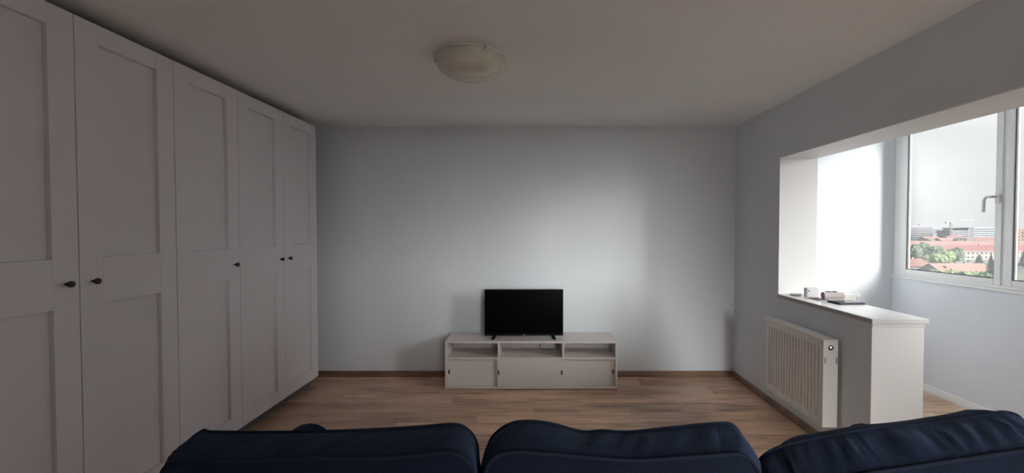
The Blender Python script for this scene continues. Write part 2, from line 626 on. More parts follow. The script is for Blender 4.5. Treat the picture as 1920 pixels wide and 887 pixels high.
wardrobe(1.335, 2.335, [(1.585, 1), (2.085, -1)], 'two-door grey wardrobe nearest the sofa')
wardrobe(2.335, 2.835, [(2.585, 1)], 'single-door narrow grey wardrobe between the two wide ones')
wardrobe(2.835, 3.835, [(3.085, 1), (3.585, -1)], 'two-door grey wardrobe beside the television wall')

# ------------------------------------------------------------------ television stand
SX0, SX1, SY0, SY1, SH = -0.815, 0.739, 3.734, 4.050, 0.439
ts = empty('television_stand', 'long low pale grey television stand with sliding doors on laminate floor', 'cabinet', ((SX0 + SX1) / 2, SY0, 0))
hwS = (SX1 - SX0) / 2
D = SY1 - SY0
t = 0.020
B(-hwS, hwS, 0, D, SH - t, SH).build('top_board', STAND, ts, 0.001)
B(-hwS, -hwS + t, 0, D, 0.004, SH - t - 0.0005).build('side_board', STAND, ts, 0.001)
B(hwS - t, hwS, 0, D, 0.004, SH - t - 0.0005).build('side_board', STAND, ts, 0.001)
B(-hwS + t, hwS - t, 0.0, D, 0.006, 0.024).build('bottom_board', STAND, ts, 0.001)
B(-hwS + t, hwS - t, 0.0, D, 0.274, 0.291).build('shelf', STAND, ts, 0.001)
dv1, dv2 = -0.330 - (SX0 + SX1) / 2, 0.250 - (SX0 + SX1) / 2
for dv in (dv1, dv2):
    B(dv - 0.009, dv + 0.009, 0.0, D, 0.2915, SH - t - 0.0005).build('divider', STAND, ts, 0.001)
    B(dv - 0.009, dv + 0.009, 0.06, D, 0.0245, 0.2735).build('divider', STAND, ts)
B(-hwS + t, hwS - t, D - 0.006, D - 0.002, 0.0245, 0.2735).build('back_panel', STAND, ts)
for xa, xb in ((-hwS + t, dv1 - 0.009), (dv1 + 0.009, dv2 - 0.062), (dv2 + 0.009, hwS - t - 0.075)):
    B(xa, xb, D - 0.006, D - 0.002, 0.2915, SH - t - 0.0005).build('back_panel', STAND, ts)


def slide_door(x0, x1, y0, pull_x):
    d = B(x0, x1, y0, y0 + 0.012, 0.0255, 0.2725).build('sliding_door', STAND, ts, 0.0008)
    p = MB()
    p.box(pull_x - 0.0075, pull_x + 0.0075, y0 - 0.0018, y0, 0.132, 0.172)
    po_ = p.build('finger_pull', BLACK, d)
    B(pull_x + 0.0025, pull_x + 0.0068, y0 - 0.003, y0 - 0.0015, 0.134, 0.170).build('pull_lip', CHROME, d)


slide_door(-hwS + t + 0.0005, dv1 + 0.03, 0.030, -hwS + t + 0.012)
slide_door(dv2 - 0.03, hwS - t - 0.0005, 0.030, hwS - t - 0.014)
slide_door(dv1 - 0.016, dv2 + 0.004, 0.008, dv1 - 0.002)
mid = [o_ for o_ in ts.children if o_.name.startswith('sliding_door')][-1]
B(dv2 - 0.0205, dv2 - 0.0055, 0.0062, 0.008, 0.132, 0.172).build('finger_pull', BLACK, mid)
B(dv2 - 0.0105, dv2 - 0.0062, 0.005, 0.0065, 0.134, 0.170).build('pull_lip', CHROME, mid)
for sx in (-1, 1):
    for yy in (0.03, D - 0.03):
        MB().lathe([(0.012, 0), (0.012, 0.006)], (sx * (hwS - 0.05), yy, 0), n=12).build('foot', BLACK, ts)

# television
tv = empty('television', 'black flat screen television on the pale grey low stand', 'television', (-0.108, 3.85, SH))
zb, zt, hwT = 0.459 - SH, 0.889 - SH, 0.365
B(-hwT, hwT, 0.0, 0.020, zb, zt).build('casing', TVCASE, tv, 0.002)
B(-hwT + 0.16, hwT - 0.16, 0.020, 0.058, zb + 0.02, zb + 0.27).build('rear_housing', TVCASE, tv, 0.008)
B(-hwT + 0.008, hwT - 0.008, -0.0012, -0.0002, zb + 0.020, zt - 0.008).build('screen', SCREEN, tv)
lo = MB().lathe([(0.0, -0.0008), (0.0038, -0.0008), (0.0038, 0.0)], axis='Y', n=16)
lo.v = [(x * 3.2, y, z) for x, y, z in lo.v]
lo.build('logo', LOGOG, tv, loc=(0.004, -0.0004, zb + 0.010))['label'] = 'small pale maker mark on the lower bezel'
for fx in (-0.262, 0.262):
    f = MB()
    s = -1 if fx < 0 else 1
    for q, (ya, yb2) in enumerate(((-0.060, 0.004), (0.016, 0.088))):
        o_ = s * 0.022
        e = ya if q == 0 else yb2
        f.add([(fx - 0.016, 0.002, zb + 0.012), (fx + 0.016, 0.002, zb + 0.012), (fx + 0.016, 0.018, zb + 0.012), (fx - 0.016, 0.018, zb + 0.012),
               (fx + o_ - 0.014, e - 0.006, 0.0), (fx + o_ + 0.014, e - 0.006, 0.0), (fx + o_ + 0.014, e + 0.012, 0.0), (fx + o_ - 0.014, e + 0.012, 0.0)],
              [(0, 1, 2, 3), (4, 7, 6, 5), (0, 4, 5, 1), (1, 5, 6, 2), (2, 6, 7, 3), (3, 7, 4, 0)])
    f.build('foot', TVCASE, tv)

# cables in the open middle compartment of the stand
cab = MB()
cab.tube([(0.052, 4.035, 0.400), (0.051, 4.034, 0.36), (0.045, 4.0, 0.2962), (0.10, 3.96, 0.2955), (0.16, 4.0, 0.2955), (0.17, 4.03, 0.2955)], 0.003, 6)
tag(cab.build('power_cable', BLACK), 'thin black cable behind the middle opening of the stand', 'cable')
cab = MB()
pts = []
for i in range(22):
    a = i / 21 * 3.6 * math.pi
    pts.append((-0.19 + 0.035 * math.cos(a), 4.0 + 0.022 * math.sin(a), 0.2945 + 0.0012 * i))
cab.tube(pts, 0.003, 6)
tag(cab.build('white_cable', PAPER), 'coiled white cable on the shelf under the television', 'cable')

# ------------------------------------------------------------------ radiators


def radiator(name, L, z0, z1, depth, loc, rz, label, valve_side, hole_side):
    """front faces local -y; local x runs along the wall; wall plane at y = 0"""
    root = empty(name, label, 'radiator', loc, rz)
    gap = 0.022
    yf, yb = -gap - depth, -gap
    nch = 18
    pitch = (L - 0.05) / nch
    xs = []
    x0 = -L / 2 + 0.025
    xs.append((-L / 2, 0))
    for c in range(nch):
        for q, d in ((0.04, 0), (0.16, 0.55), (0.30, 1), (0.56, 1), (0.70, 0.55), (0.82, 0)):
            xs.append((x0 + (c + q) * pitch, d))
    xs.append((L / 2, 0))
    zs = [(z0, 0), (z0 + 0.045, 0), (z0 + 0.052, 0.5), (z0 + 0.064, 1), (z1 - 0.064, 1), (z1 - 0.052, 0.5), (z1 - 0.045, 0), (z1 - 0.006, 0), (z1, -0.3)]
    vs, fs = [], []
    for z, zd in zs:
        for x, d in xs:
            amt = d * zd if zd > 0 else zd
            vs.append((x, yf + 0.009 * amt, z))
    nx = len(xs)
    for i in range(len(zs) - 1):
        for j in range(nx - 1):
            fs.append((i * nx + j, i * nx + j + 1, (i + 1) * nx + j + 1, (i + 1) * nx + j))
    MB().add(vs, fs, True).build('front_panel', RADW, root)
    B(-L / 2 + 0.02, L / 2 - 0.02, yf + 0.014, yf + 0.030, z0 + 0.004, z1 - 0.02).build('water_panel', RADW, root)
    B(-L / 2 + 0.012, L / 2 - 0.012, yb - 0.014, yb, z0 + 0.004, z1 - 0.02).build('water_panel', RADW, root)
    for s in (-1, 1):
        xa, xb2 = (L / 2, L / 2 + 0.004) if s > 0 else (-L / 2 - 0.004, -L / 2)
        sc = B(xa, xb2, yf, yb, z0 + 0.001, z1 + 0.0015).build('side_cover', RADW, root, 0.0015)
        xo = xb2 if s > 0 else xa
        if s == hole_side:
            for yy in (yf + 0.012, yb - 0.010):
                B(xo - 0.001, xo + 0.0006, yy - 0.0022, yy + 0.0022, z1 - 0.150, z1 - 0.112).build('slot_shade', RADD, sc)  # dark strips on the cover, shade of a slot put into colour
            h = MB().lathe([(0.0, 0.0), (0.0165, 0.0), (0.0165, 0.0008)], (xo, yf + depth * 0.5, z1 - 0.050), 'X', 20)
            h.build('vent_hole_shade', RADD, sc)  # flat dark disc painted as the shade inside a hole
            h = MB().lathe([(0.0, 0.0), (0.0115, 0.0), (0.0115, 0.010), (0.007, 0.012), (0.007, 0.018), (0.0, 0.019)], (xo, yf + depth * 0.5 - 0.001, z1 - 0.048), 'X', 16)
            h.build('vent_plug', CHROME, sc)
    # top grille: frame rails with slots between
    g = MB()
    g.box(-L / 2, L / 2, yf, yf + 0.012, z1 - 0.004, z1 + 0.001)
    g.box(-L / 2, L / 2, yb - 0.010, yb, z1 - 0.004, z1 + 0.001)
    nb = int(L / 0.022)
    for i in range(nb + 1):
        xx = -L / 2 + 0.003 + (L - 0.006) * i / nb
        g.box(xx - 0.0075, xx + 0.0075, yf + 0.012, yb - 0.010, z1 - 0.003, z1 + 0.0008)
    g.build('top_grille', RADW, root)
    vx = valve_side * (L / 2 + 0.004)
    yc = yf + depth * 0.42
    B(min(vx, vx + valve_side * 0.03), max(vx, vx + valve_side * 0.03), yc - 0.010, yc + 0.010, z1 - 0.060, z1 - 0.040).build('valve_body', CHROME, root, 0.003)
    vh = MB().lathe([(0.012, 0.0), (0.017, 0.006), (0.0215, 0.018), (0.0205, 0.045), (0.015, 0.050)], (0, 0, 0), 'X', 20)
    vho = vh.build('valve_head', PVC, root, loc=(vx + valve_side * 0.014, yc - 0.012, z1 - 0.040))
    vho.rotation_euler = (0, -valve_side * R(65) if valve_side > 0 else R(180 + 55), 0)
    # pipe and wall brackets
    p = MB()
    xp = vx + valve_side * 0.022
    p.tube([(xp, yc, z1 - 0.05), (xp, yc, z0 - 0.02), (xp, yc + 0.02, z0 - 0.045), (xp, -0.001, z0 - 0.05)], 0.0075, 8)
    p.build('pipe', RADW, root)
    for bx_ in (-L / 2 + 0.1, L / 2 - 0.1):
        B(bx_ - 0.012, bx_ + 0.012, yb, -0.0005, z0 + 0.05, z1 - 0.05).build('wall_bracket', RADW, root)
    return root


radiator('radiator', 0.648, 0.181, 0.742, 0.094, (XR, 2.963, 0), R(-90), 'white ribbed panel radiator hung on the half wall', -1, 1)
radiator('radiator', 0.62, 0.26, 0.822, 0.094, (2.735, YB, 0), 0, 'cream radiator behind the ledge on the balcony end wall', 1, 0)

# ------------------------------------------------------------------ ceiling lamp
lamp = empty('ceiling_lamp', 'round alabaster glass ceiling lamp, switched off', 'lamp', (-0.372, 2.447, ZC))
MB().lathe([(0.0, 0.0), (0.188, 0.0), (0.192, -0.004), (0.192, -0.010), (0.186, -0.014), (0.0, -0.014)], n=64).build('base_plate', PLATE, lamp)
rim = [(0.0, -0.016), (0.196, -0.016), (0.2055, -0.019), (0.2065, -0.023), (0.2045, -0.028)]
prof = []
for i in range(1, 19):
    a = i / 18 * math.pi / 2
    prof.append((max(0.2035 * math.cos(a) ** 0.80, 0.0005), -0.028 - 0.094 * math.sin(a) ** 1.05))
MB().lathe(rim + prof, n=72).build('glass_shade', SHADE, lamp)
for a in (R(-60), R(184), R(62)):
    c = MB()
    cx, cy = 0.207 * math.cos(a), 0.207 * math.sin(a)
    c.lathe([(0.004, -0.006), (0.007, -0.010), (0.0085, -0.020), (0.0085, -0.030), (0.006, -0.036), (0.003, -0.037)], (cx, cy, 0), n=14)
    c.build('clip', CHROME, lamp)

# ------------------------------------------------------------------ sofa
sofa = empty('sofa', 'dark navy fabric three-seat sofa seen from behind', 'sofa', (0.17, 0.80, 0))


def loc_sofa(p):
    return (p[0] - 0.17, p[1] - 0.80, p[2])


def catmull(pts, n):
    out = []
    P = [pts[0]] + list(pts) + [pts[-1]]
    for i in range(1, len(P) - 2):
        p0, p1, p2, p3 = P[i - 1:i + 3]
        for k in range(n):
            u = k / n
            out.append(tuple(0.5 * (2 * p1[c] + (p2[c] - p0[c]) * u + (2 * p0[c] - 5 * p1[c] + 4 * p2[c] - p3[c]) * u * u
                                    + (-p0[c] + 3 * p1[c] - 3 * p2[c] + p3[c]) * u ** 3) for c in range(2)))
    out.append(tuple(pts[-1]))
    return out


def cushion(front, back, yf, yb, zbot, bulge_f, bulge_b, seed, label, lift=0.0, crease=0.009):
    """boxed back cushion: two rounded outlines (x, z), a boxing strip between them, puffed faces, piping on both outlines"""
    def full(top, y):
        xl, xr = top[0][0], top[-1][0]
        zl, zr = top[0][1], top[-1][1]
        left = [(xl + 0.012, zbot), (xl - 0.012, zbot + 0.05), (xl - 0.012, (zbot + zl) / 2)]
        right = [(xr + 0.012, (zbot + zr) / 2), (xr + 0.012, zbot + 0.05), (xr - 0.012, zbot)]
        c = catmull(left + list(top) + right, 10)
        bot = [(c[-1][0] + (c[0][0] - c[-1][0]) * i / 30, zbot - 0.012 * math.sin(math.pi * i / 30)) for i in range(1, 30)]
        c += bot
        return [Vector((x, y, z)) for x, z in c]
    Fo, Bo = full(front, yf), full(back, yb)
    n = len(Fo)
    cF = sum(Fo, Vector()) / n
    cB = sum(Bo, Vector()) / n
    rings = []
    NR = 12
    fall = lambda q: (1 - (1 - q) ** 2.2)
    for i in range(NR, 0, -1):                      # front face, centre outwards
        q = i / NR
        r = []
        for p in Fo:
            v = p.lerp(cF, q * 0.97)
            v.y += bulge_f * fall(q)
            v.z += lift * math.sin(min(q * 2.4, 1.0) * math.pi) * max(0, (p.z - 0.6) / 0.3)
            v.y += crease * 1.2 * noise.noise(Vector((v.x * 9 + seed, v.z * 9, 1.3)))
            r.append(v)
        rings.append(r)
    rings.append([p.copy() for p in Fo])
    NB = 12
    for i in range(1, NB):                          # boxing strip
        q = i / NB
        r = []
        for j, (p, s) in enumerate(zip(Fo, Bo)):
            v = p.lerp(s, q)
            nrm = Vector((v.x - (cF.x + cB.x) / 2, 0, (v.z - cF.z) * 1.6)).normalized()
            k_ = math.sin(math.pi * q)
            sag = 0.010 * k_
            along = v.x * 30 + v.z * 22
            wr = noise.noise(Vector((along * 0.9 + q * 2.2 + seed * 3, seed, q * 0.8))) + 0.5 * noise.noise(Vector((along * 2.1 + q * 3, seed + 5, 0)))
            v += nrm * (sag + crease * k_ * wr)
            r.append(v)
        rings.append(r)
    rings.append([p.copy() for p in Bo])
    for i in range(1, NR + 1):                      # back face
        q = i / NR
        r = []
        for p in Bo:
            v = p.lerp(cB, q * 0.97)
            v.y -= bulge_b * fall(q)
            v.y += crease * noise.noise(Vector((v.x * 8 + seed, v.z * 8, 7.7)))
            r.append(v)
        rings.append(r)
    mb = MB()
    vs = [loc_sofa(v) for r in rings for v in r]
    fs = []
    for i in range(len(rings) - 1):
        for j in range(n):
            k2 = (j + 1) % n
            fs.append((i * n + j, i * n + k2, (i + 1) * n + k2, (i + 1) * n + j))
    fs.append(tuple(range(n)))
    fs.append(tuple((len(rings) - 1) * n + j for j in range(n)))
    o = mb.add(vs, fs, True).build('back_cushion', NAVY, sofa)
    o['label'] = label
    for out_, dy in ((Fo, 0.002), (Bo, -0.002)):
        p = MB().tube([loc_sofa(v + Vector((0, dy, 0.0015))) for v in out_], 0.0042, 8, True, True)
        p.build('piping', NAVYP, o)
    return o


Lf = [(-0.930, 0.770), (-0.945, 0.830), (-0.925, 0.875), (-0.880, 0.911), (-0.857, 0.908), (-0.751, 0.907), (-0.610, 0.908), (-0.428, 0.914), (-0.301, 0.922), (-0.215, 0.928), (-0.178, 0.913), (-0.156, 0.878), (-0.150, 0.811)]
Lb = [(-0.868, 0.840), (-0.864, 0.880), (-0.848, 0.900), (-0.815, 0.911), (-0.752, 0.911), (-0.659, 0.909), (-0.536, 0.915), (-0.375, 0.913), (-0.264, 0.922), (-0.204, 0.928), (-0.172, 0.918), (-0.150, 0.894), (-0.138, 0.850)]
Mf = [(-0.138, 0.801), (-0.127, 0.865), (-0.104, 0.905), (-0.052, 0.934), (0.030, 0.932), (0.121, 0.909), (0.177, 0.911), (0.248, 0.908), (0.374, 0.921), (0.486, 0.931), (0.526, 0.922), (0.560, 0.868), (0.572, 0.811)]
Mb = [(-0.122, 0.830), (-0.116, 0.880), (-0.099, 0.912), (-0.060, 0.928), (0.014, 0.926), (0.106, 0.918), (0.162, 0.913), (0.230, 0.909), (0.341, 0.916), (0.427, 0.922), (0.474, 0.923), (0.504, 0.902), (0.522, 0.850)]
Rf = [(0.588, 0.760), (0.590, 0.825), (0.628, 0.860), (0.698, 0.882), (0.782, 0.899), (0.838, 0.909), (0.909, 0.921), (1.035, 0.930), (1.119, 0.942), (1.189, 0.954), (1.239, 0.961), (1.281, 0.944), (1.310, 0.880)]
Rb = [(0.545, 0.780), (0.550, 0.815), (0.580, 0.836), (0.647, 0.855), (0.720, 0.871), (0.781, 0.884), (0.855, 0.895), (0.953, 0.910), (1.038, 0.923), (1.124, 0.936), (1.173, 0.940), (1.204, 0.922), (1.218, 0.867)]
cushion(Lf, Lb, 1.09, 0.955, 0.47, 0.07, 0.03, 1.0, 'left back cushion with a turned-up corner')
cushion(Mf, Mb, 1.09, 0.955, 0.47, 0.07, 0.03, 4.0, 'middle back cushion with a sagging top edge')
cushion(Rf, Rb, 1.09, 0.95, 0.47, 0.13, 0.03, 9.0, 'right back cushion, plumped and higher at its outer corner', lift=0.02, crease=0.011)

# frame of the sofa
B(*[c for c in (-1.10, 1.10)], 0.03, 0.86, 0.06, 0.30).build('base', NAVY, sofa, 0.02)
B(-1.10, 1.10, 0.0, 0.125, 0.06, 0.66).build('back_frame', NAVY, sofa, 0.03)
for sx in (-1, 1):
    a = MB()
    prof = [(-0.075, 0.06), (0.075, 0.06), (0.075, 0.50)]
    for i in range(13):
        th = -0.5 + i / 12 * (math.pi + 1.0)
        prof.append((0.098 * math.cos(th), 0.570 + 0.098 * math.sin(th)))
    prof.append((-0.075, 0.50))
    xc = -1.075 if sx < 0 else 1.14
    a.prism([(x + xc, z) for x, z in prof], 0.02, 0.868)
    a.build('armrest', NAVY, sofa, 0.012)
for i in range(3):
    x0 = -0.985 + i * 0.667
    B(x0, x0 + 0.66, 0.14, 0.85, 0.305, 0.455).build('seat_cushion', NAVY, sofa, 0.035)
for sx in (-1.02, 1.02):
    for yy in (0.08, 0.80):
        B(sx - 0.025, sx + 0.025, yy - 0.025, yy + 0.025, 0.0, 0.06).build('leg', BLACK, sofa)

# ------------------------------------------------------------------ things on the ledge
ZL = 0.929
d = MB().lathe([(0.0, 0.0), (0.035, 0.0), (0.045, 0.012), (0.042, 0.012), (0.033, 0.004), (0.0, 0.004)], (2.035, 3.255, ZL), n=24)
tag(d.build('dish', DISHM), 'small shallow grey dish on the ledge beside the jamb', 'dish')
pk = empty('tissue_pack', 'upright white paper pack with a small dark mark, behind the paper roll', 'pack', (2.100, 3.17, ZL))
B(-0.046, 0.046, -0.02, 0.02, 0.0, 0.072).build('wrapper', PAPER, pk, 0.006)
MB().lathe([(0.0, -0.0006), (0.005, -0.0006), (0.005, 0.0)], axis='Y', n=12).build('printed_dot', DGREY, pk, loc=(-0.032, -0.0202, 0.05))
tag(B(2.045, 2.118, 3.00, 3.12, ZL, ZL + 0.006).build('card', MAUVE, None, 0.001), 'flat mauve card lying on the ledge under the roll', 'card')
rl = empty('paper_roll', 'pinkish paper roll lying on the ledge, mauve end towards the room', 'roll', (2.092, 3.03, ZL + 0.006 + 0.027), R(-6))
MB().lathe([(0.010, 0.0), (0.027, 0.0), (0.027, 0.135), (0.010, 0.135)], axis='X', n=28).build('paper', PINKP, rl)
MB().lathe([(0.010, -0.001), (0.0255, -0.001), (0.0255, 0.001), (0.010, 0.001)], axis='X', n=28).build('end_face', MAUVE, rl)
kx = empty('spectacles', 'dark folded spectacles lying on top of the paper roll', 'glasses', (2.150, 3.026, ZL + 0.0605), R(-6))
for s in (-0.022, 0.022):
    MB().tube([(s + 0.017 * math.cos(a_ * math.pi / 6), 0.010 * math.sin(a_ * math.pi / 6), 0.003) for a_ in range(12)], 0.0022, 6, True, True).build('lens_rim', BLACK, kx)
MB().tube([(-0.007, 0, 0.003), (0.007, 0, 0.004)], 0.002, 6).build('bridge', BLACK, kx)
tb = empty('tablet', 'flat dark grey tablet lying nearest the ledge edge', 'tablet', (2.165, 2.905, ZL), R(3))
B(-0.092, 0.092, -0.062, 0.055, 0.0, 0.012).build('cover', DGREY, tb, 0.004)
B(-0.080, 0.080, -0.055, 0.048, 0.0121, 0.0135).build('screen', SCREEN, tb)

# small fittings in the corner by the skirting
tag(MB().lathe([(0.003, 0.0), (0.005, -0.006), (0.002, -0.010)], (1.915, YB, 0.71), 'Y', 10).build('wall_nail', mat('rusty_steel', (0.16, 0.10, 0.09), 0.5)), 'tiny nail in the television wall near the corner', 'nail')
cp = empty('cable_outlet', 'tiny white cable outlet above the skirting in the corner', 'outlet', (1.918, YB, 0.086))
B(-0.014, 0.014, -0.014, 0, -0.018, 0.018).build('cover', PVC, cp, 0.003)
MB().lathe([(0.005, -0.018), (0.005, -0.0142)], axis='Y', n=10).build('socket', DGREY, cp)

# ------------------------------------------------------------------ outdoors, all at true size and distance
GZ = -22.55
GRASS = mat('grass_and_asphalt', (0.0080, 0.0120, 0.0045), 0.9, col2=(0.0176, 0.0168, 0.0136), noise_scale=0.045)
ROOF = mat('terracotta_roof', (0.0648, 0.0227, 0.0151), 0.8, noise_amt=0.15, noise_scale=0.3)
ROOFR = mat('red_sheet_roof', (0.0648, 0.0134, 0.0119), 0.6, noise_amt=0.06, noise_scale=0.1)
ROOFP = mat('pale_terracotta_roof', (0.0778, 0.0367, 0.0281), 0.8, noise_amt=0.08, noise_scale=0.1)
FACADE = mat('cream_render', (0.0768, 0.0672, 0.0576), 0.8)
FACADE2 = mat('pinkish_render', (0.0672, 0.0528, 0.0480), 0.8)
CONC = mat('pale_concrete', (0.070, 0.067, 0.070), 0.8)
DWIN = mat('dark_window_glass', (0.012, 0.015, 0.02), 0.5, spec=0.1)
BGLASS = mat('blue_office_glass', (0.036, 0.046, 0.053), 0.7, spec=0.05)
GREYB = mat('grey_blue_office_glass', (0.040, 0.041, 0.050), 0.7, spec=0.05)
CRANE = mat('faded_crane_paint', (0.0448, 0.0320, 0.0272), 0.6)
ORANGE = mat('orange_render', (0.0800, 0.0400, 0.0208), 0.8)
BARK = mat('bark', (0.0112, 0.0080, 0.0056), 0.9)
LEAFD = mat('dark_leaves', (0.0082, 0.0168, 0.0054), 0.8, col2=(0.0177, 0.0326, 0.0082), noise_scale=0.9)
LEAFL = mat('bright_leaves', (0.0204, 0.0381, 0.0068), 0.8, col2=(0.0462, 0.0653, 0.0136), noise_scale=0.9)
LEAFS = mat('spruce_needles', (0.0059, 0.0136, 0.0076), 0.85, col2=(0.0109, 0.0218, 0.0109), noise_scale=1.5)
HILL = mat('distant_wooded_hill', (0.0160, 0.0240, 0.0208), 0.9)
LAWN = mat('bright_lawn', (0.0208, 0.0320, 0.0064), 0.9)

struct('ground', B(-300, 6000, -1500, 6000, GZ - 1, GZ), GRASS, 'mottled ground far below the balcony windows', 'ground')
struct('lawn', B(205, 300, 190, 226, GZ, GZ + 0.05), LAWN, 'bright green lawn beyond the second window pane', 'lawn')
hm = MB()
hv = []
for i in range(61):
    x = 2600 + i * 60
    hv.append((x, GZ + 16 + 10 * math.sin(i * 0.21 + 0.6) + 5 * math.sin(i * 0.53)))
hm.prism([(2600, GZ)] + hv + [(6200, GZ)], 4000, 4500)
struct('hills', hm, HILL, 'low distant hill on the horizon', 'hill')


def office(name, label, x0, x1, y0, y1, z1, nfl, slab_m, glass_m, fl_h=3.2):
    root = empty(name, label, 'building', ((x0 + x1) / 2, y0, GZ))
    hx, dy, H_ = (x1 - x0) / 2, y1 - y0, z1 - GZ
    B(-hx + 1.0, hx - 1.0, 1.2, dy - 1.0, 0, H_ - 0.8).build('glazed_body', glass_m, root)
    sm = B(-hx, hx, 0, dy, -0.7, 0.7).mesh('floor_slab', slab_m)
    for i in range(nfl):
        inst('floor_slab', sm, root, (0, 0, H_ - 0.8 - i * fl_h))
    return root


oa = office('office_building', 'grey banded office block at the far left of the skyline', 616, 668.9, 700, 725, 5.9, 8, CONC, GREYB)
B(-8, 6, 6, 18, 28.4, 30.6).build('roof_plant', CONC, oa)
ob = office('office_building', 'grey blue unfinished office block behind the large crane', 618.3, 645, 620, 645, -0.4, 6, CONC, GREYB)
B(12.9, 19.8, 2, 22, 0, 26.3).build('stair_tower', GREYB, ob)
for i in range(9):
    B(-14 + i * 3.4, -13.5 + i * 3.4, -0.3, 0.2, 0, 21.5).build('column', CONC, ob)
oc = office('office_building', 'pale glass office block right of the unfinished one', 652, 712, 640, 670, 3.9, 8, mat('pale_blue_slab', (0.0612, 0.0680, 0.0731), 0.5), BGLASS)
for i in range(10):
    B(-29.5 + i * 2.1, -29.1 + i * 2.1, -0.3, 0.2, 14.0, 27.5).build('column', CONC, oc)
od = office('office_building', 'low white office block between the banded and unfinished blocks', 762, 800, 800, 820, -7.5, 4, mat('white_concrete', (0.0704, 0.0704, 0.0720), 0.8), GREYB)
B(12, 16, 4, 10, 14, 18).build('roof_plant', GREYB, od)


def crane(label, x, y, ztop, a, b, rise, group=None):
    root = empty('tower_crane', label, 'crane', (x, y, GZ))
    h = ztop - GZ
    m_ = MB()
    wd = 0.9
    for sx in (-wd, wd):
        for sy in (-wd, wd):
            m_.bar((sx, sy, 0), (sx, sy, h), 0.42)
    n = int(h / 3)
    for i in range(n):
        z0, z1 = i * h / n, (i + 1) * h / n
        for s in (-wd, wd):
            m_.bar((-wd, s, z0), (wd, s, z1), 0.25)
            m_.bar((s, -wd, z0), (s, wd, z1), 0.25)
    m_.build('mast', CRANE, root)
    j = MB()
    for (p, q, zz) in ((a, b, 0), (a, b, 1.4)):
        j.bar((p, 0, h + zz + rise * p / b * 0.5), (q, 0, h + zz + rise), 0.55)
    for i in range(14):
        xx = a + (b - a) * i / 14
        zz = h + rise * max(xx, 0) / b
        j.bar((xx, 0, zz), (xx + (b - a) / 14, 0, zz + 1.4), 0.3)
    j.build('jib', CRANE, root)
    B(a - 0.5, a + 2.5, -0.9, 0.9, h - 2.2, h + 0.6).build('counterweight', CONC, root)
    B(-1.1, 1.1, -1.6, -0.9, h - 2.4, h - 0.1).build('cab', CRANE, root)
    return root


crane('large tower crane with a long jib over the unfinished block', 601.4, 605, 12.0, -7.0, 33, 2.6)
crane('small distant tower crane above the grey banded office block', 734.0, 800, 12.0, 3.0, -11.5, 0.0)


def gable(mb, x0, x1, y0, y1, ze, zr, over=0.6):
    ym = (y0 + y1) / 2
    vs = [(x0 - over, y0 - over, ze), (x1 + over, y0 - over, ze), (x1 + over, ym, zr), (x0 - over, ym, zr), (x1 + over, y1 + over, ze), (x0 - over, y1 + over, ze)]
    vs += [(x, y, z - 0.35) for x, y, z in vs]
    fs = [(0, 1, 2, 3), (3, 2, 4, 5), (6, 9, 8, 7), (9, 11, 10, 8), (0, 6, 7, 1), (5, 4, 10, 11), (0, 3, 9, 6), (3, 5, 11, 9), (1, 7, 8, 2), (2, 8, 10, 4)]
    return mb.add(vs, fs)


WIN_CACHE = {}


def house(name, label, x0, x1, y0, y1, ze, zr, wall_m, roof_m, rows, cols, wsz=(1.1, 1.4), chim=True, skip=0, group=None):
    root = empty(name, label, 'building', ((x0 + x1) / 2, y0, GZ), 0, group)
    hx, dy = (x1 - x0) / 2, y1 - y0
    e, r = ze - GZ, zr - GZ
    wl = B(-hx, hx, 0, dy, 0, e)
    wl.add([(-hx, 0, e), (-hx, dy, e), (-hx, dy / 2, r - 0.4), (hx, 0, e), (hx, dy, e), (hx, dy / 2, r - 0.4)], [(0, 1, 2), (3, 5, 4)])
    wl.build('wall', wall_m, root)
    rf = gable(MB(), -hx, hx, 0, dy, e, r).build('roof', roof_m, root)
    if wsz not in WIN_CACHE:
        WIN_CACHE[wsz] = B(-wsz[0] / 2, wsz[0] / 2, -0.06, 0.1, -wsz[1] / 2, wsz[1] / 2).mesh('window', DWIN)
    for i in range(rows):
        for j in range(skip, cols):
            inst('window', WIN_CACHE[wsz], root, (-hx + (j + 0.5) * 2 * hx / cols, 0, e - 1.9 - i * 3.2))
    if chim:
        B(hx * 0.3, hx * 0.3 + 0.9, dy * 0.45, dy * 0.45 + 0.9, r - 1.5, r + 0.9).build('chimney', FACADE2, root)
    return root


hl = house('long_house', 'long two-storey cream building under a bright red roof', 262, 402, 325, 341, -15.4, -11.4, FACADE, ROOFR, 2, 40, (1.2, 1.6), True, 20)
B(-70.8, 70.8, -0.8, -0.2, 6.4, 6.9).build('gutter', CONC, hl)
house('long_house', 'long building with a paler terracotta roof behind the red one', 276, 425, 350, 368, -12.2, -8.6, FACADE2, ROOFP, 0, 1, (1.2, 1.6), False)
far = [(487.5, 505.6, 520, -11.0, -7.7, FACADE, ROOF, 'leftmost small red-roofed house below the banded office block'),
       (484, 502, 497, -12.0, -8.9, FACADE, ROOFP, 'cream-walled house with a pale roof in front of the low white office'),
       (535, 557.4, 540, -10.0, -7.2, FACADE2, ROOFR, 'wide red-roofed house below the large crane'),
       (490, 500, 477, -11.0, -8.2, FACADE, ROOFP, 'small house right behind the white vaulted hall'),
       (526, 541.7, 500, -11.0, -8.3, FACADE2, ROOF, 'brown-roofed house below the pale glass office block'),
       (559, 577, 522, -11.5, -8.1, FACADE, ROOF, 'red-roofed house at the right edge of the first pane')]
for x0, x1, y, ze, zr, wm, rm, lb in far:
    house('house', lb, x0, x1, y, y + 12, ze, zr, wm, rm, 1, 5, (1.6, 1.5), True, 0, 'small houses under the skyline')
vh = empty('vaulted_hall', 'pale hall with a rounded vault roof among the far houses', 'building', (459, 440, GZ))
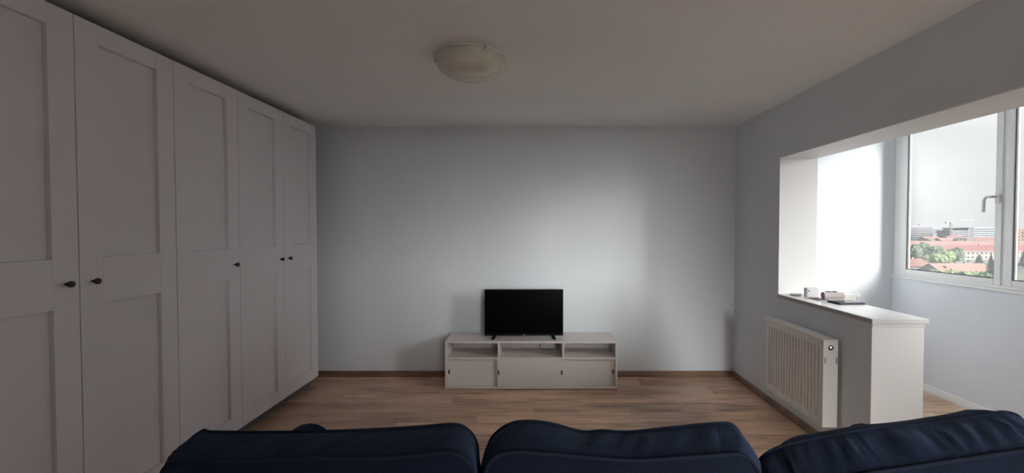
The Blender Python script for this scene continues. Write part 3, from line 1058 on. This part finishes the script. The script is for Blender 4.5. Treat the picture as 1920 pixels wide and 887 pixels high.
B(-5, 5, 0, 14, 0, 12.2).build('wall', FACADE, vh)
MB().prism([(5.2 * math.cos(i * math.pi / 14), 12.2 + 3.0 * math.sin(i * math.pi / 14)) for i in range(15)], -0.3, 14.3).build('roof', FACADE, vh)
sh = house('house', 'low long shed with a patched terracotta roof behind the nearest trees', 207.5, 235, 213, 226, -20.6, -16.4, FACADE2, ROOFP, 0, 1, (1, 1), True)
B(-9.2, -7.2, 2.2, 4.4, 3.0, 4.9).build('dormer', ROOF, sh)
house('house', 'small terracotta-roofed house in the lower left of the first pane', 205, 220.5, 232, 246, -19.0, -15.3, FACADE, ROOF, 0, 1, (1, 1), True)
oh = empty('apartment_block', 'orange apartment block seen through the second pane', 'building', (474, 400, GZ))
B(-12.6, 12.6, 0, 14, 0, 25.0).build('wall', ORANGE, oh)
wmesh = B(-1.0, 1.0, -0.08, 0.1, -0.7, 0.7).mesh('window', DWIN)
bmesh_ = B(-1.9, 1.9, -1.2, 0, -0.15, 0.9).mesh('balcony', FACADE)
for i in range(7):
    for j in range(6):
        inst('window', wmesh, oh, (-10.5 + j * 4.2, 0, 23.0 - i * 3.2))
    for j in (1, 4):
        inst('balcony', bmesh_, oh, (-10.5 + j * 4.2, 0, 21.0 - i * 3.2))
B(-13, 13, -0.4, 14.4, 25.0, 25.6).build('roof', CONC, oh)

# trees
def blob(mb, c, r, sub, amp, seed, sq=1.0):
    bm = bmesh.new()
    bmesh.ops.create_icosphere(bm, subdivisions=sub, radius=1.0)
    idx = {v: i for i, v in enumerate(bm.verts)}
    vs = []
    for v in bm.verts:
        p = v.co
        d_ = 1 + amp * noise.noise(p * 2.2 + Vector((seed, 0, 0))) + amp * 0.6 * noise.noise(p * 5.5 + Vector((0, seed, 0)))
        vs.append((c[0] + p.x * r * d_, c[1] + p.y * r * d_, c[2] + p.z * r * d_ * sq))
    fs = [tuple(idx[v] for v in f.verts) for f in bm.faces]
    bm.free()
    mb.add(vs, fs, False)


def tree(label, x, y, ztop, rad, m_, seed, group):
    h = ztop - GZ
    root = empty('tree', label, 'tree', (x, y, GZ), 0, group)
    MB().lathe([(0.32, 0), (0.22, h * 0.3), (0.15, h * 0.55)], n=8).build('trunk', BARK, root)
    rnd = random.Random(seed)
    f = MB()
    ch = min(h * 0.82, rad * 2.6)
    zc_ = h - ch * 0.5
    blob(f, (0, 0, zc_), rad * 0.78, 3, 0.35, seed, ch / (2 * rad) * 1.1)
    for i in range(11):
        a_ = rnd.uniform(0, 6.28)
        e_ = rnd.uniform(-0.7, 0.95)
        rr = rad * 0.62 * math.sqrt(max(0.05, 1 - e_ * e_))
        blob(f, (rr * math.cos(a_), rr * math.sin(a_), zc_ + e_ * ch * 0.34), rad * rnd.uniform(0.30, 0.46), 2, 0.5, seed + i)
    f.build('foliage', m_, root)
    return root


TREES = [
    ('dark leafy tree at the left end of the long red roof', 263.5, 290, -9.3, 5.4, LEAFD),
    ('tallest dark leafy tree before the long red roof', 282.5, 303, -7.8, 6.2, LEAFD),
    ('mid-green tree right of the tallest dark tree', 275.6, 287, -8.9, 4.9, LEAFD),
    ('small dark tree in the gap between the two dark clumps', 259.9, 264, -11.4, 4.4, LEAFL),
    ('round dark tree before the cream facade', 276.0, 274, -10.5, 5.0, LEAFD),
    ('low yellowish-green bush-like tree at the left of the bright pair', 255.4, 272, -15.6, 4.2, LEAFL),
    ('bright green tree before the dark clumps', 249.5, 258, -13.1, 4.9, LEAFL),
    ('far dark tree below the low white office', 396.5, 420, -7.6, 4.2, LEAFD),
    ('second far dark tree below the low white office', 412.5, 432, -8.35, 3.8, LEAFD),
    ('far dark tree left of the vaulted hall', 424.5, 420, -7.7, 4.2, LEAFD),
    ('far dark tree touching the vaulted hall', 440.7, 432, -8.2, 3.6, LEAFD),
    ('nearest treetop at the left foot of the first pane', 161.8, 178, -17.0, 3.0, LEAFL),
    ('second nearest treetop from the left foot of the first pane', 159.6, 172, -15.7, 3.2, LEAFL),
    ('greyish treetop before the terracotta shed roof', 175.8, 185, -15.8, 2.8, LEAFD),
    ('broad bright treetop under the middle of the first pane', 156.0, 160, -14.4, 3.6, LEAFL),
    ('treetop right of the broad bright one', 175.2, 175, -15.4, 3.6, LEAFL),
    ('low treetop before the right part of the shed roof', 169.9, 165, -15.3, 3.5, LEAFL),
    ('treetop beside the big dark spruce', 181.5, 172, -16.0, 3.6, LEAFL),
    ('treetop in the right lower corner of the first pane', 164.8, 152, -14.2, 3.6, LEAFD),
]
for i, (lb, x, y, zt_, rd, m_) in enumerate(TREES):
    tree(lb, x, y, zt_, rd, m_, 11 + i * 3, 'trees below the windows')


def spruce(label, x, y, ztop, rad, seed):
    h = ztop - GZ
    root = empty('spruce', label, 'tree', (x, y, GZ))
    MB().lathe([(0.25, 0), (0.04, h)], n=8).build('trunk', BARK, root)
    f = MB()
    rnd = random.Random(seed)
    n = 11
    for i in range(n):
        q = i / n
        zb_ = h * (0.12 + 0.86 * q)
        r_ = rad * (1 - q) ** 0.85 + 0.15
        k_ = 14
        vs = [(0, 0, zb_ + h * 0.13)]
        for j in range(k_ * 2):
            a_ = math.pi * j / k_ + q * 2
            rr = r_ * (1.0 if j % 2 == 0 else 0.55) * rnd.uniform(0.82, 1.12)
            vs.append((rr * math.cos(a_), rr * math.sin(a_), zb_ - (0.25 if j % 2 == 0 else 0.0)))
        fs = [(0, 1 + j, 1 + (j + 1) % (k_ * 2)) for j in range(k_ * 2)]
        fs.append(tuple(range(k_ * 2, 0, -1)))
        f.add(vs, fs)
    f.build('foliage', LEAFS, root)


spruce('small pointed spruce before the cream facade', 303.2, 285, -15.3, 3.0, 3)
spruce('big dark spruce at the right of the first pane', 207.6, 190, -10.0, 2.9, 5)
spruce('dark spruce seen through the second pane', 304.5, 260, -11.8, 3.3, 8)

# parked cars
def car(label, x, y, rz, m_):
    root = empty('car', label, 'car', (x, y, GZ), rz, 'parked cars by the long cream building')
    MB().prism([(-2.1, 0.3), (2.1, 0.3), (2.15, 0.7), (1.9, 0.85), (0.9, 0.92), (-1.9, 0.95), (-2.15, 0.7)], -0.85, 0.85).build('body', m_, root, 0.04)
    MB().prism([(-1.75, 0.95), (0.95, 0.92), (0.3, 1.45), (-1.3, 1.47)], -0.72, 0.72).build('cabin', DWIN, root, 0.03)
    for sx in (-1.3, 1.35):
        for sy in (-0.82, 0.82):
            MB().lathe([(0.0, -0.1), (0.32, -0.1), (0.32, 0.1), (0.0, 0.1)], (sx, sy, 0.32), 'Y', 14).build('wheel', BLACK, root)


cw = mat('white_car_paint', (0.1, 0.1, 0.1), 0.3)
cr_ = mat('dark_red_car_paint', (0.035, 0.006, 0.006), 0.3)
cg = mat('grey_car_paint', (0.035, 0.037, 0.04), 0.3)
cb = mat('dark_blue_car_paint', (0.008, 0.010, 0.016), 0.3)
car('white car parked leftmost before the cream building', 298.5, 303, R(4), cw)
car('dark red car parked next to the white one', 303.0, 300, R(-5), cr_)
car('silver grey car parked mid-row before the cream building', 309.5, 304, R(3), cg)
car('dark blue car parked right of the silver one', 315.0, 302, R(0), cb)
struct('road', B(255, 400, 292, 318, GZ, GZ + 0.04), mat('pale_asphalt', (0.045, 0.045, 0.047), 0.9), 'pale asphalt yard before the long cream building', 'road')
